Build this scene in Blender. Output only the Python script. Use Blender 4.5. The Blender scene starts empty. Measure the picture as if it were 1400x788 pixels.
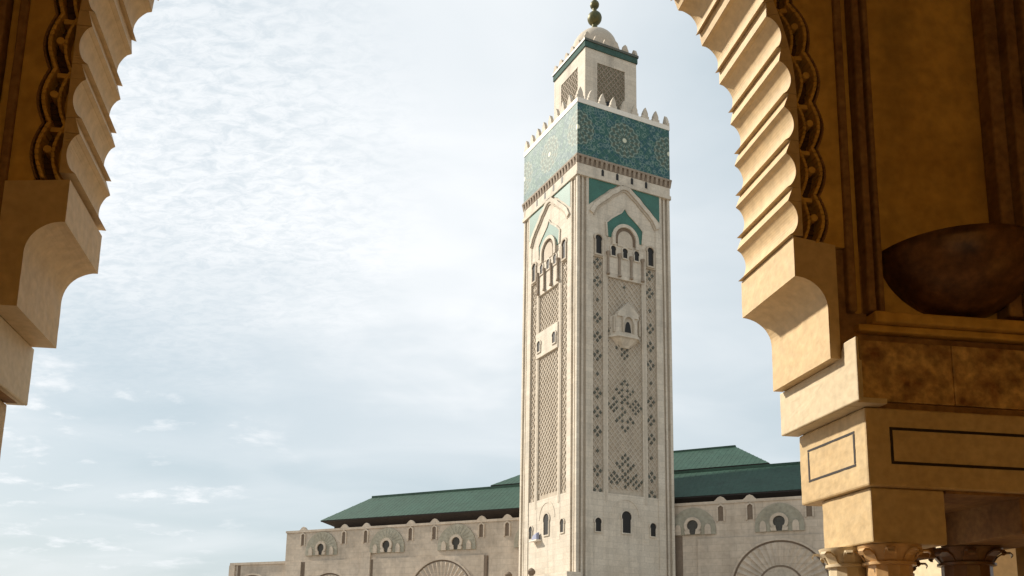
import bpy, bmesh, math, random
from mathutils import Vector, Matrix
random.seed(7)
V = Vector; R = math.radians; PI = math.pi
sc = bpy.context.scene
col = sc.collection
EYE = 1.6

# ------------------------------------------------------------------ camera
F, CX, CY, PITCH, ROLL = 1191.71, 626.17, 675.75, 0.178267, 0.0284825
cam_d = bpy.data.cameras.new('camera'); cam = bpy.data.objects.new('camera', cam_d); col.objects.link(cam)
cam_d.sensor_fit = 'HORIZONTAL'; cam_d.sensor_width = 36; cam_d.lens = F / 1400 * 36
cam_d.shift_x = (700 - CX) / 1400; cam_d.shift_y = (CY - 394) / 1400
cam_d.clip_start = 0.05; cam_d.clip_end = 12000
cp, sp = math.cos(PITCH), math.sin(PITCH); cr, sr = math.cos(ROLL), math.sin(ROLL)
fwd = V((0, cp, sp)); up = V((0, -sp, cp)); rt = V((1, 0, 0))
r2 = cr * rt + sr * up; u2 = -sr * rt + cr * up
M = Matrix((( r2.x, u2.x, -fwd.x, 0), (r2.y, u2.y, -fwd.y, 0), (r2.z, u2.z, -fwd.z, EYE), (0, 0, 0, 1)))
cam.matrix_world = M
sc.camera = cam

# ------------------------------------------------------------------ sun and sky
SUN_EL = R(36); SUN = V((-0.90, 0.44, 0)).normalized()
sun_dir = V((SUN.x * math.cos(SUN_EL), SUN.y * math.cos(SUN_EL), math.sin(SUN_EL)))
sd = bpy.data.lights.new('sun', 'SUN'); sd.energy = 5.0; sd.angle = R(3.0); sd.color = (1.0, 0.925, 0.80)
so = bpy.data.objects.new('sun', sd); col.objects.link(so)
so.rotation_euler = sun_dir.to_track_quat('Z', 'Y').to_euler(); so.location = sun_dir * 60 + V((0, 0, 30))

w = bpy.data.worlds.new('World'); sc.world = w; w.use_nodes = True
nt = w.node_tree; nt.nodes.clear(); N = nt.nodes.new; L = nt.links.new
def math_n(op, a=None, b=None, tree=None, clamp=False):
    t = tree or nt
    n = t.nodes.new('ShaderNodeMath'); n.operation = op; n.use_clamp = clamp
    for i, v in enumerate((a, b)):
        if v is None: continue
        if isinstance(v, (int, float)): n.inputs[i].default_value = v
        else: t.links.new(v, n.inputs[i])
    return n.outputs[0]
sky = N('ShaderNodeTexSky'); sky.sky_type = 'NISHITA'; sky.sun_disc = False
sky.sun_elevation = SUN_EL; sky.sun_rotation = math.atan2(SUN.x, SUN.y)
sky.air_density = 1.2; sky.dust_density = 2.0; sky.ozone_density = 1.0
bg1 = N('ShaderNodeBackground'); bg1.inputs[1].default_value = 0.10; L(sky.outputs[0], bg1.inputs[0])
tc = N('ShaderNodeTexCoord'); sx = N('ShaderNodeSeparateXYZ'); L(tc.outputs['Generated'], sx.inputs[0])
zz = math_n('ADD', math_n('MAXIMUM', sx.outputs[2], 0.0), 0.22)
cu = math_n('DIVIDE', sx.outputs[0], zz); cv = math_n('DIVIDE', sx.outputs[1], zz)
cx_ = N('ShaderNodeCombineXYZ'); L(cu, cx_.inputs[0]); L(cv, cx_.inputs[1])
def noise(scale, detail, rough, dist=0.0, mapscale=(1, 1, 1), rot=0, loc=(0, 0, 0)):
    mp = N('ShaderNodeMapping'); L(cx_.outputs[0], mp.inputs[0])
    mp.inputs['Scale'].default_value = mapscale; mp.inputs['Rotation'].default_value = (0, 0, rot); mp.inputs['Location'].default_value = loc
    n = N('ShaderNodeTexNoise'); L(mp.outputs[0], n.inputs['Vector'])
    n.inputs['Scale'].default_value = scale; n.inputs['Detail'].default_value = detail
    n.inputs['Roughness'].default_value = rough; n.inputs['Distortion'].default_value = dist
    return n.outputs['Fac']
def rng(v, a, b, c, d):
    m = N('ShaderNodeMapRange'); m.interpolation_type = 'SMOOTHSTEP'; L(v, m.inputs[0])
    for i, q in enumerate((a, b, c, d)): m.inputs[i + 1].default_value = q
    return m.outputs[0]
def toward(d, c0, c1):                                    # soft region of sky around a direction
    vm = N('ShaderNodeVectorMath'); vm.operation = 'DOT_PRODUCT'; L(tc.outputs['Generated'], vm.inputs[0]); vm.inputs[1].default_value = d
    return rng(vm.outputs['Value'], c0, c1, 0.0, 1.0)
big = rng(noise(0.75, 2, 0.45, 0.3, (1, 1.5, 1), 0.5, (3.1, 1.7, 0)), 0.30, 0.68, 0.0, 1.0)
mid = rng(noise(2.2, 4, 0.50, 0.5, (1, 1.7, 1), -0.35, (0.4, 5.2, 0)), 0.34, 0.70, 0.0, 1.0)
rip = rng(noise(40, 4, 0.70, 0.5, (0.72, 1.35, 1), 0.72), 0.28, 0.66, 0.0, 1.0)
edge = noise(2.6, 4, 0.6, 0.4, (1, 1, 1), 0.2, (1.3, 4.4, 0))
veil = rng(math_n('ADD', toward((-0.2144, 0.8425, 0.4942), 0.80, 1.0), math_n('MULTIPLY', math_n('SUBTRACT', edge, 0.5), 0.55)), 0.12, 1.0, 0.0, 1.0)
veil = math_n('MULTIPLY', veil, rng(math_n('ADD', sx.outputs[2], math_n('MULTIPLY', math_n('SUBTRACT', edge, 0.5), 0.25)), 0.25, 0.43, 0.12, 1.0))
ripz = math_n('MULTIPLY', toward((-0.3725, 0.8028, 0.4656), 0.93, 0.995), veil)
puff = rng(noise(5.5, 8, 0.62, 0.15, (0.9, 1.15, 1), 0.1, (2.0, 0.6, 0)), 0.53, 0.70, 0.0, 1.0)
low = rng(sx.outputs[2], 0.36, 0.24, 0.0, 1.0)
puffz = math_n('MULTIPLY', math_n('MULTIPLY', puff, low), toward((-0.3787, 0.8965, 0.2299), 0.972, 0.996))
m1 = math_n('ADD', math_n('ADD', math_n('MULTIPLY', big, 0.36), math_n('MULTIPLY', mid, 0.16)), math_n('MULTIPLY', veil, 0.48))
m1b = math_n('SUBTRACT', m1, math_n('MULTIPLY', math_n('MULTIPLY', ripz, math_n('SUBTRACT', 1.0, rip)), 0.37))
m2 = math_n('ADD', m1b, math_n('MULTIPLY', puffz, 0.50))
mask = rng(m2, 0.0, 1.0, 0.84, 1.0)
ramp = N('ShaderNodeValToRGB'); L(m2, ramp.inputs[0])
ramp.color_ramp.elements[0].position = 0.0; ramp.color_ramp.elements[0].color = (0.52, 0.62, 0.67, 1)
ramp.color_ramp.elements[1].position = 0.92; ramp.color_ramp.elements[1].color = (0.93, 0.95, 0.97, 1)
bg2 = N('ShaderNodeBackground'); bg2.inputs[1].default_value = 0.85; L(ramp.outputs[0], bg2.inputs[0])
mx = N('ShaderNodeMixShader'); L(mask, mx.inputs[0]); L(bg1.outputs[0], mx.inputs[1]); L(bg2.outputs[0], mx.inputs[2])
wo = N('ShaderNodeOutputWorld'); L(mx.outputs[0], wo.inputs[0])

sc.view_settings.view_transform = 'Standard'; sc.view_settings.look = 'None'
sc.view_settings.exposure = 0.36; sc.view_settings.gamma = 1.0; sc.view_settings.use_curve_mapping = False

# ------------------------------------------------------------------ materials
def mat(name, base, rough=0.8, var=0.18, nscale=0.6, fine=8.0, bump=0.15, brick=None, spec=0.4, metal=0.0, tint=None, stain=0.0, coord='Object', bumpd=0.05):
    """procedural stone-like material: two noises vary the colour, an optional block pattern gives joints"""
    m = bpy.data.materials.new(name); m.use_nodes = True
    t = m.node_tree; n = t.nodes; l = t.links; bs = n['Principled BSDF']
    bs.inputs['Roughness'].default_value = rough; bs.inputs['Metallic'].default_value = metal
    bs.inputs['Specular IOR Level'].default_value = spec
    tc = n.new('ShaderNodeTexCoord'); co = tc.outputs[coord]
    a = n.new('ShaderNodeTexNoise'); a.inputs['Scale'].default_value = nscale; a.inputs['Detail'].default_value = 5; a.inputs['Roughness'].default_value = .62; l.new(co, a.inputs['Vector'])
    b = n.new('ShaderNodeTexNoise'); b.inputs['Scale'].default_value = fine; b.inputs['Detail'].default_value = 4; l.new(co, b.inputs['Vector'])
    tint = tint or (base[0] * .72, base[1] * .66, base[2] * .58)
    mixc = n.new('ShaderNodeMix'); mixc.data_type = 'RGBA'
    mr = n.new('ShaderNodeMapRange'); l.new(a.outputs['Fac'], mr.inputs[0]); mr.inputs[1].default_value = .35; mr.inputs[2].default_value = .7; mr.inputs[4].default_value = min(1, var * 3)
    l.new(mr.outputs[0], mixc.inputs[0]); mixc.inputs[6].default_value = (*base, 1); mixc.inputs[7].default_value = (*tint, 1)
    c = mixc.outputs[2]
    mf = n.new('ShaderNodeMix'); mf.data_type = 'RGBA'; mf.blend_type = 'MULTIPLY'; mf.inputs[0].default_value = 1
    mr2 = n.new('ShaderNodeMapRange'); l.new(b.outputs['Fac'], mr2.inputs[0]); mr2.inputs[1].default_value = .3; mr2.inputs[2].default_value = .7; mr2.inputs[3].default_value = 1 - var; mr2.inputs[4].default_value = 1 + var * .4
    l.new(c, mf.inputs[6]); l.new(mr2.outputs[0], mf.inputs[7]); c = mf.outputs[2]
    hsum = b.outputs['Fac']
    if stain > 0:
        mp = n.new('ShaderNodeMapping'); l.new(co, mp.inputs[0]); mp.inputs['Scale'].default_value = (1, 1, .12)
        s = n.new('ShaderNodeTexNoise'); s.inputs['Scale'].default_value = nscale * 2.2; s.inputs['Detail'].default_value = 6; l.new(mp.outputs[0], s.inputs['Vector'])
        mr3 = n.new('ShaderNodeMapRange'); l.new(s.outputs['Fac'], mr3.inputs[0]); mr3.inputs[1].default_value = .48; mr3.inputs[2].default_value = .75; mr3.inputs[3].default_value = 1; mr3.inputs[4].default_value = 1 - stain
        ms = n.new('ShaderNodeMix'); ms.data_type = 'RGBA'; ms.blend_type = 'MULTIPLY'; ms.inputs[0].default_value = 1
        l.new(c, ms.inputs[6]); l.new(mr3.outputs[0], ms.inputs[7]); c = ms.outputs[2]
    if brick:
        sepx = n.new('ShaderNodeSeparateXYZ'); l.new(co, sepx.inputs[0])
        add = n.new('ShaderNodeMath'); add.operation = 'ADD'; l.new(sepx.outputs[0], add.inputs[0]); l.new(sepx.outputs[1], add.inputs[1])
        cm = n.new('ShaderNodeCombineXYZ'); l.new(add.outputs[0], cm.inputs[0]); l.new(sepx.outputs[2], cm.inputs[1])
        bk = n.new('ShaderNodeTexBrick'); l.new(cm.outputs[0], bk.inputs['Vector'])
        bk.inputs['Scale'].default_value = 1; bk.inputs['Brick Width'].default_value = brick[0]; bk.inputs['Row Height'].default_value = brick[1]
        bk.inputs['Mortar Size'].default_value = brick[2]; bk.inputs['Mortar Smooth'].default_value = .3
        bk.inputs['Color1'].default_value = (1, 1, 1, 1); bk.inputs['Color2'].default_value = (brick[3],) * 3 + (1,); bk.inputs['Mortar'].default_value = (brick[4],) * 3 + (1,)
        mb = n.new('ShaderNodeMix'); mb.data_type = 'RGBA'; mb.blend_type = 'MULTIPLY'; mb.inputs[0].default_value = 1
        l.new(c, mb.inputs[6]); l.new(bk.outputs['Color'], mb.inputs[7]); c = mb.outputs[2]
    l.new(c, bs.inputs['Base Color'])
    if bump:
        bp = n.new('ShaderNodeBump'); bp.inputs['Strength'].default_value = bump; bp.inputs['Distance'].default_value = bumpd
        l.new(hsum, bp.inputs['Height']); l.new(bp.outputs[0], bs.inputs['Normal'])
    return m

MT = {}
MT['tower'] = mat('tower_marble', (.65, .575, .475), .78, .12, .22, 2.5, .2, (2.6, 1.25, .05, .87, .80), stain=.28)
MT['relief'] = mat('tower_relief_stone', (.50, .43, .345), .85, .16, .25, 2.2, .3, stain=.2)
MT['relief_bar'] = mat('relief_bar_stone', (.53, .46, .375), .85, .12, .25, 2.2, .2)
MT['cornice'] = mat('brown_carved_stone', (.34, .275, .215), .85, .25, .5, 3, .3)
MT['matte_green'] = mat('matte_green_tile', (.06, .115, .10), .85, .25, .6, 4, .1, spec=.2)
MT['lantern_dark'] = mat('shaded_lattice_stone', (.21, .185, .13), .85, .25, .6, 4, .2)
MT['inlay'] = mat('dark_green_inlay', (.10, .10, .075), .5, .25, .4, 3, .1)
MT['hall'] = mat('hall_stone', (.60, .505, .405), .82, .14, .12, 1.2, .2, (3.0, 1.5, .06, .88, .80), stain=.22)
MT['hall_panel'] = mat('grey_carved_panel', (.36, .335, .265), .8, .2, .3, 1.5, .3)
MT['white_trim'] = mat('white_marble_trim', (.74, .69, .61), .6, .08, .5, 3, .1)
MT['dark'] = mat('dark_opening', (.012, .010, .008), .6, .1, 1, 3, 0)
MT['groove'] = mat('brown_groove', (.20, .15, .11), .9, .15, .3, 2, .1)
MT['turq'] = mat('green_glazed_tile', (.040, .150, .112), .50, .25, .5, 5.0, .15, spec=.45, tint=(.03, .10, .07))
MT['roof'] = mat('green_roof_tile', (.036, .082, .060), .65, .2, .12, 1.1, .25, spec=.2, tint=(.036, .070, .050), stain=.2)
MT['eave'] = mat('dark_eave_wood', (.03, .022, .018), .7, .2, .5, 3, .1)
MT['arch'] = mat('arcade_travertine', (.585, .42, .225), .62, .16, 1.1, 14, .3, tint=(.50, .335, .155), stain=.10, bumpd=.01)
MT['archface'] = mat('arcade_plaster', (.62, .375, .085), .7, .22, 1.3, 10, .4, tint=(.40, .205, .032), stain=.3, bumpd=.012)
MT['marble'] = mat('brown_breccia_marble', (.62, .40, .16), .32, .45, 5.5, 17, .1, tint=(.20, .085, .03), bumpd=.004)
MT['slab'] = mat('pale_travertine_block', (.57, .46, .30), .58, .14, 1.4, 16, .15, tint=(.49, .37, .21), bumpd=.006)
MT['block'] = mat('honey_travertine_block', (.53, .385, .20), .58, .18, 1.6, 16, .2, tint=(.44, .28, .115), bumpd=.006)
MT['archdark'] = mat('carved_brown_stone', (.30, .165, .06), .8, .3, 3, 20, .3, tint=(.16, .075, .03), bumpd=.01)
MT['line'] = mat('groove_shade_line', (.018, .010, .006), .6, .2, 3, 20, 0)  # shade of the lintel's panel grooves put into a dark line colour
MT['bronze'] = mat('dark_bronze', (.20, .095, .038), .34, .35, 4, 18, .2, metal=.35, tint=(.045, .02, .012), bumpd=.004)
MT['column'] = mat('polished_column_stone', (.58, .37, .17), .4, .2, 3, 18, .1, tint=(.42, .22, .08), bumpd=.004)
MT['shadecol'] = mat('shaded_column_stone', (.17, .09, .045), .35, .2, 3, 18, .1, tint=(.09, .04, .02), bumpd=.004)  # silhouette shade of the back columns put into the stone colour
MT['dimglass'] = mat('dim_window', (.055, .048, .036), .4, .3, .8, 3, 0)
MT['cell'] = mat('shade_dark_cell', (.085, .04, .018), .85, .25, 3, 20, .2, bumpd=.01)  # recess shade of the carved border put into a near-black colour
MT['gilt'] = mat('aged_copper_gilt', (.13, .11, .035), .5, .25, .9, 4, .1, metal=.4, tint=(.05, .065, .035))
MT['floor'] = mat('esplanade_paving', (.40, .345, .28), .55, .12, .15, 3, .1, (1.2, 1.2, .02, .88, .7))
MT['innerfloor'] = mat('brown_marble_floor', (.20, .13, .07), .35, .2, 1, 6, 0)
MT['blue'] = mat('blue_grey_cloth', (.30, .32, .44), .8, .15, 2, 6, .1)

def paving(m):                                     # the ground pattern runs in x/y
    t = m.node_tree
    for n in t.nodes:
        if n.type == 'TEX_BRICK':
            tcn = t.nodes.new('ShaderNodeTexCoord'); t.links.new(tcn.outputs['Object'], n.inputs['Vector'])
paving(MT['floor'])

def zellij():
    """teal mosaic: a large rosette in the middle of the face, half rosettes at its ends, small stars between"""
    m = bpy.data.materials.new('teal_zellij_mosaic'); m.use_nodes = True
    t = m.node_tree; n = t.nodes; l = t.links; bs = n['Principled BSDF']
    bs.inputs['Roughness'].default_value = .60; bs.inputs['Specular IOR Level'].default_value = .34
    Mh = lambda op, a=None, b=None: math_n(op, a, b, t)
    tc = n.new('ShaderNodeTexCoord'); sp_ = n.new('ShaderNodeSeparateXYZ'); l.new(tc.outputs['Object'], sp_.inputs[0])
    X, Z = sp_.outputs[0], sp_.outputs[2]
    px = Mh('SUBTRACT', Mh('PINGPONG', Mh('ADD', X, 100.0), 12.5), 0.0)      # distance to the nearest rosette axis (0, +-12.5)
    xx = Mh('PINGPONG', X, 12.5)
    nx = Mh('MINIMUM', xx, Mh('SUBTRACT', 12.5, xx))
    r = Mh('SQRT', Mh('ADD', Mh('MULTIPLY', nx, nx), Mh('MULTIPLY', Z, Z)))
    ang = Mh('ARCTAN2', Z, nx)
    pet = Mh('MULTIPLY', Mh('COSINE', Mh('MULTIPLY', ang, 16.0)), .22)
    ring = Mh('SINE', Mh('MULTIPLY', Mh('ADD', r, pet), 5.2))
    spoke = Mh('COSINE', Mh('MULTIPLY', ang, 12.0))
    ringm = Mh('GREATER_THAN', ring, .62)
    inr = Mh('LESS_THAN', r, 4.3)
    # small lattice stars elsewhere
    d1 = Mh('ABSOLUTE', Mh('SINE', Mh('MULTIPLY', Mh('ADD', X, Z), 1.9)))
    d2 = Mh('ABSOLUTE', Mh('SINE', Mh('MULTIPLY', Mh('SUBTRACT', X, Z), 1.9)))
    star = Mh('LESS_THAN', Mh('MINIMUM', d1, d2), .16)
    vo = n.new('ShaderNodeTexVoronoi'); vo.inputs['Scale'].default_value = .95; l.new(tc.outputs['Object'], vo.inputs['Vector'])
    vo2 = n.new('ShaderNodeTexVoronoi'); vo2.feature = 'DISTANCE_TO_EDGE'; vo2.inputs['Scale'].default_value = .55; l.new(tc.outputs['Object'], vo2.inputs['Vector'])
    swirl = Mh('LESS_THAN', Mh('ABSOLUTE', Mh('SUBTRACT', vo.outputs['Distance'], .42)), .08)
    out = Mh('MAXIMUM', Mh('MULTIPLY', star, .35), Mh('MULTIPLY', swirl, .75))
    patt = Mh('ADD', Mh('MULTIPLY', ringm, inr), Mh('MULTIPLY', out, Mh('SUBTRACT', 1.0, inr)))
    cr1 = n.new('ShaderNodeMix'); cr1.data_type = 'RGBA'; l.new(inr, cr1.inputs[0])
    cellc = n.new('ShaderNodeMix'); cellc.data_type = 'RGBA'; l.new(Mh('GREATER_THAN', vo.outputs['Color'], .5), cellc.inputs[0])
    cellc.inputs[6].default_value = (.018, .076, .086, 1); cellc.inputs[7].default_value = (.025, .092, .078, 1)
    sp2 = n.new('ShaderNodeMix'); sp2.data_type = 'RGBA'; l.new(Mh('GREATER_THAN', spoke, .2), sp2.inputs[0])
    sp2.inputs[6].default_value = (.050, .095, .080, 1); sp2.inputs[7].default_value = (.085, .105, .075, 1)
    l.new(cellc.outputs[2], cr1.inputs[6]); l.new(sp2.outputs[2], cr1.inputs[7])
    fin = n.new('ShaderNodeMix'); fin.data_type = 'RGBA'; l.new(Mh('MULTIPLY', patt, .38), fin.inputs[0]); l.new(cr1.outputs[2], fin.inputs[6]); fin.inputs[7].default_value = (.36, .46, .39, 1)
    ctr = n.new('ShaderNodeMix'); ctr.data_type = 'RGBA'; l.new(Mh('LESS_THAN', r, .55), ctr.inputs[0]); l.new(fin.outputs[2], ctr.inputs[6]); ctr.inputs[7].default_value = (.55, .55, .42, 1)
    l.new(ctr.outputs[2], bs.inputs['Base Color'])
    return m
MT['zellij'] = zellij()

# ------------------------------------------------------------------ mesh helpers
class MB:
    def __init__(s): s.v = []; s.f = []
    def poly(s, pts): b = len(s.v); s.v += [tuple(p) for p in pts]; s.f.append(tuple(range(b, b + len(pts))))
    def hexa(s, p):                                      # 8 points: bottom 4 (ccw), top 4
        b = len(s.v); s.v += [tuple(q) for q in p]
        for f in ((3, 2, 1, 0), (4, 5, 6, 7), (0, 1, 5, 4), (1, 2, 6, 5), (2, 3, 7, 6), (3, 0, 4, 7)): s.f.append(tuple(b + i for i in f))
    def box(s, x0, x1, y0, y1, z0, z1):
        s.hexa([(x0, y0, z0), (x1, y0, z0), (x1, y1, z0), (x0, y1, z0), (x0, y0, z1), (x1, y0, z1), (x1, y1, z1), (x0, y1, z1)])
    def prism(s, pts, y0, y1, fn=None):                  # polygon in (x,z), extruded in y
        fn = fn or (lambda x, y, z: (x, y, z)); n = len(pts); b = len(s.v)
        s.v += [fn(p[0], y0, p[1]) for p in pts] + [fn(p[0], y1, p[1]) for p in pts]
        s.f.append(tuple(b + i for i in range(n))); s.f.append(tuple(b + n + i for i in reversed(range(n))))
        for i in range(n): j = (i + 1) % n; s.f.append((b + i, b + n + i, b + n + j, b + j))
    def strip(s, inner, outer, y0, y1, fn=None):         # band between two polylines in (x,z), extruded in y
        fn = fn or (lambda x, y, z: (x, y, z))
        for i in range(len(inner) - 1):
            a, b_, c, d = inner[i], inner[i + 1], outer[i + 1], outer[i]
            s.hexa([fn(a[0], y0, a[1]), fn(b_[0], y0, b_[1]), fn(c[0], y0, c[1]), fn(d[0], y0, d[1]),
                    fn(a[0], y1, a[1]), fn(b_[0], y1, b_[1]), fn(c[0], y1, c[1]), fn(d[0], y1, d[1])])
    def lathe(s, prof, n=20, c=(0, 0), flute=0.0):
        b = len(s.v)
        for r, z in prof:
            for i in range(n):
                a = 2 * PI * i / n; rr = r * (1 - flute * (i % 2)); s.v.append((c[0] + rr * math.cos(a), c[1] + rr * math.sin(a), z))
        for k in range(len(prof) - 1):
            for i in range(n):
                j = (i + 1) % n; s.f.append((b + k * n + i, b + k * n + j, b + (k + 1) * n + j, b + (k + 1) * n + i))
        s.f.append(tuple(b + i for i in reversed(range(n)))); s.f.append(tuple(b + (len(prof) - 1) * n + i for i in range(n)))
    def build(s, name, material, parent=None, smooth=False, fix=True):
        me = bpy.data.meshes.new(name); me.from_pydata(s.v, [], s.f)
        if fix:
            bm = bmesh.new(); bm.from_mesh(me); bmesh.ops.recalc_face_normals(bm, faces=bm.faces); bm.to_mesh(me); bm.free()
        me.materials.append(MT[material])
        if smooth:
            for p in me.polygons: p.use_smooth = True
            me.set_sharp_from_angle(angle=R(40))
        o = bpy.data.objects.new(name, me); col.objects.link(o)
        if parent: o.parent = parent
        return o
def bevel(o, wd, seg=2):
    m = o.modifiers.new('bevel', 'BEVEL'); m.width = wd; m.segments = seg; m.limit_method = 'ANGLE'; m.angle_limit = R(35)
ctex = bpy.data.textures.new('wear', 'CLOUDS'); ctex.noise_scale = .11; ctex.noise_depth = 3
def worn(o, amt=.007, lev=4):
    d = o.modifiers.new('cuts', 'SUBSURF'); d.subdivision_type = 'SIMPLE'; d.levels = lev; d.render_levels = lev
    w_ = o.modifiers.new('wear', 'DISPLACE'); w_.texture = ctex; w_.texture_coords = 'LOCAL'; w_.strength = amt; w_.mid_level = .5
def empty(name, loc, rz=0.0):
    o = bpy.data.objects.new(name, None); col.objects.link(o); o.location = loc; o.rotation_euler = (0, 0, rz); return o
def tag(o, label=None, cat=None, group=None, kind=None):
    for k, v in (('label', label), ('category', cat), ('group', group), ('kind', kind)):
        if v: o[k] = v
    return o
def arc(cx, cz, rx, rz, a0, a1, n=12):
    return [(cx + rx * math.cos(R(a0 + (a1 - a0) * i / n)), cz + rz * math.sin(R(a0 + (a1 - a0) * i / n))) for i in range(n + 1)]
def offset_curve(pts, d):
    out = []
    for i, p in enumerate(pts):
        q0 = pts[max(i - 1, 0)]; q1 = pts[min(i + 1, len(pts) - 1)]
        tx, tz = q1[0] - q0[0], q1[1] - q0[1]; k = math.hypot(tx, tz) or 1
        out.append((p[0] - tz / k * d, p[1] + tx / k * d))
    return out

# ------------------------------------------------------------------ ground
g = MB(); g.poly([(-6000, -6000, 0), (6000, -6000, 0), (6000, 6000, 0), (-6000, 6000, 0)])
tag(g.build('ground', 'floor'), kind='structure')

# ================================================================== MINARET
YAW = 0.412859
CORNER = V((24.4795, 177.7773, 0)); ax_a = V((math.cos(YAW), math.sin(YAW), 0)); ax_b = V((-math.sin(YAW), math.cos(YAW), 0))
centre = CORNER + (ax_a + ax_b) * 12.5
tower = empty('minaret', centre, YAW)
tag(tower, 'tall square marble minaret with teal mosaic band, crenellations and domed lantern', 'minaret')
E1 = EYE                                                  # heights were measured from eye level
def H(z): return z + E1
CORE = 11.95
m = MB(); m.box(-CORE, CORE, -CORE, CORE, 0, H(105.5)); m.build('shaft', 'relief', tower)

def face(objs, rz):
    for o in objs: o.rotation_euler = (0, 0, rz)
def window_shape(u, z0, z1, w_, head=None):
    """keyhole outline: straight jambs and a horseshoe head"""
    r = w_ * .5; zc = z1 - r * 1.05
    return [(u - r * .86, z0), (u + r * .86, z0), (u + r * .86, zc - r * .45)] + arc(u, zc, r * 1.05, r * 1.05, -24, 204, 12) + [(u - r * .86, zc - r * .45)]
def add_window(parent, u, z0, z1, w_, base, frame_w=.45, proud=.28, frame='white_trim', name='window'):
    """u from the face centre; base = outward plane (y, negative is out)"""
    sh = window_shape(u, z0, z1, w_)
    k = MB(); ctr_ = (u, (z0 + z1) / 2)
    rec = MB(); rec.prism(sh, base - .02, base + .3)
    o = rec.build(name, 'dark', parent)
    outer = [(ctr_[0] + (p[0] - ctr_[0]) * (1 + frame_w / (w_ / 2)), ctr_[1] + (p[1] - ctr_[1]) * (1 + frame_w / ((z1 - z0) / 2))) for p in sh]
    k.strip(sh + sh[:1], outer + outer[:1], base - proud, base + .05)
    f = k.build('frame', frame, o)
    return o

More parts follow.
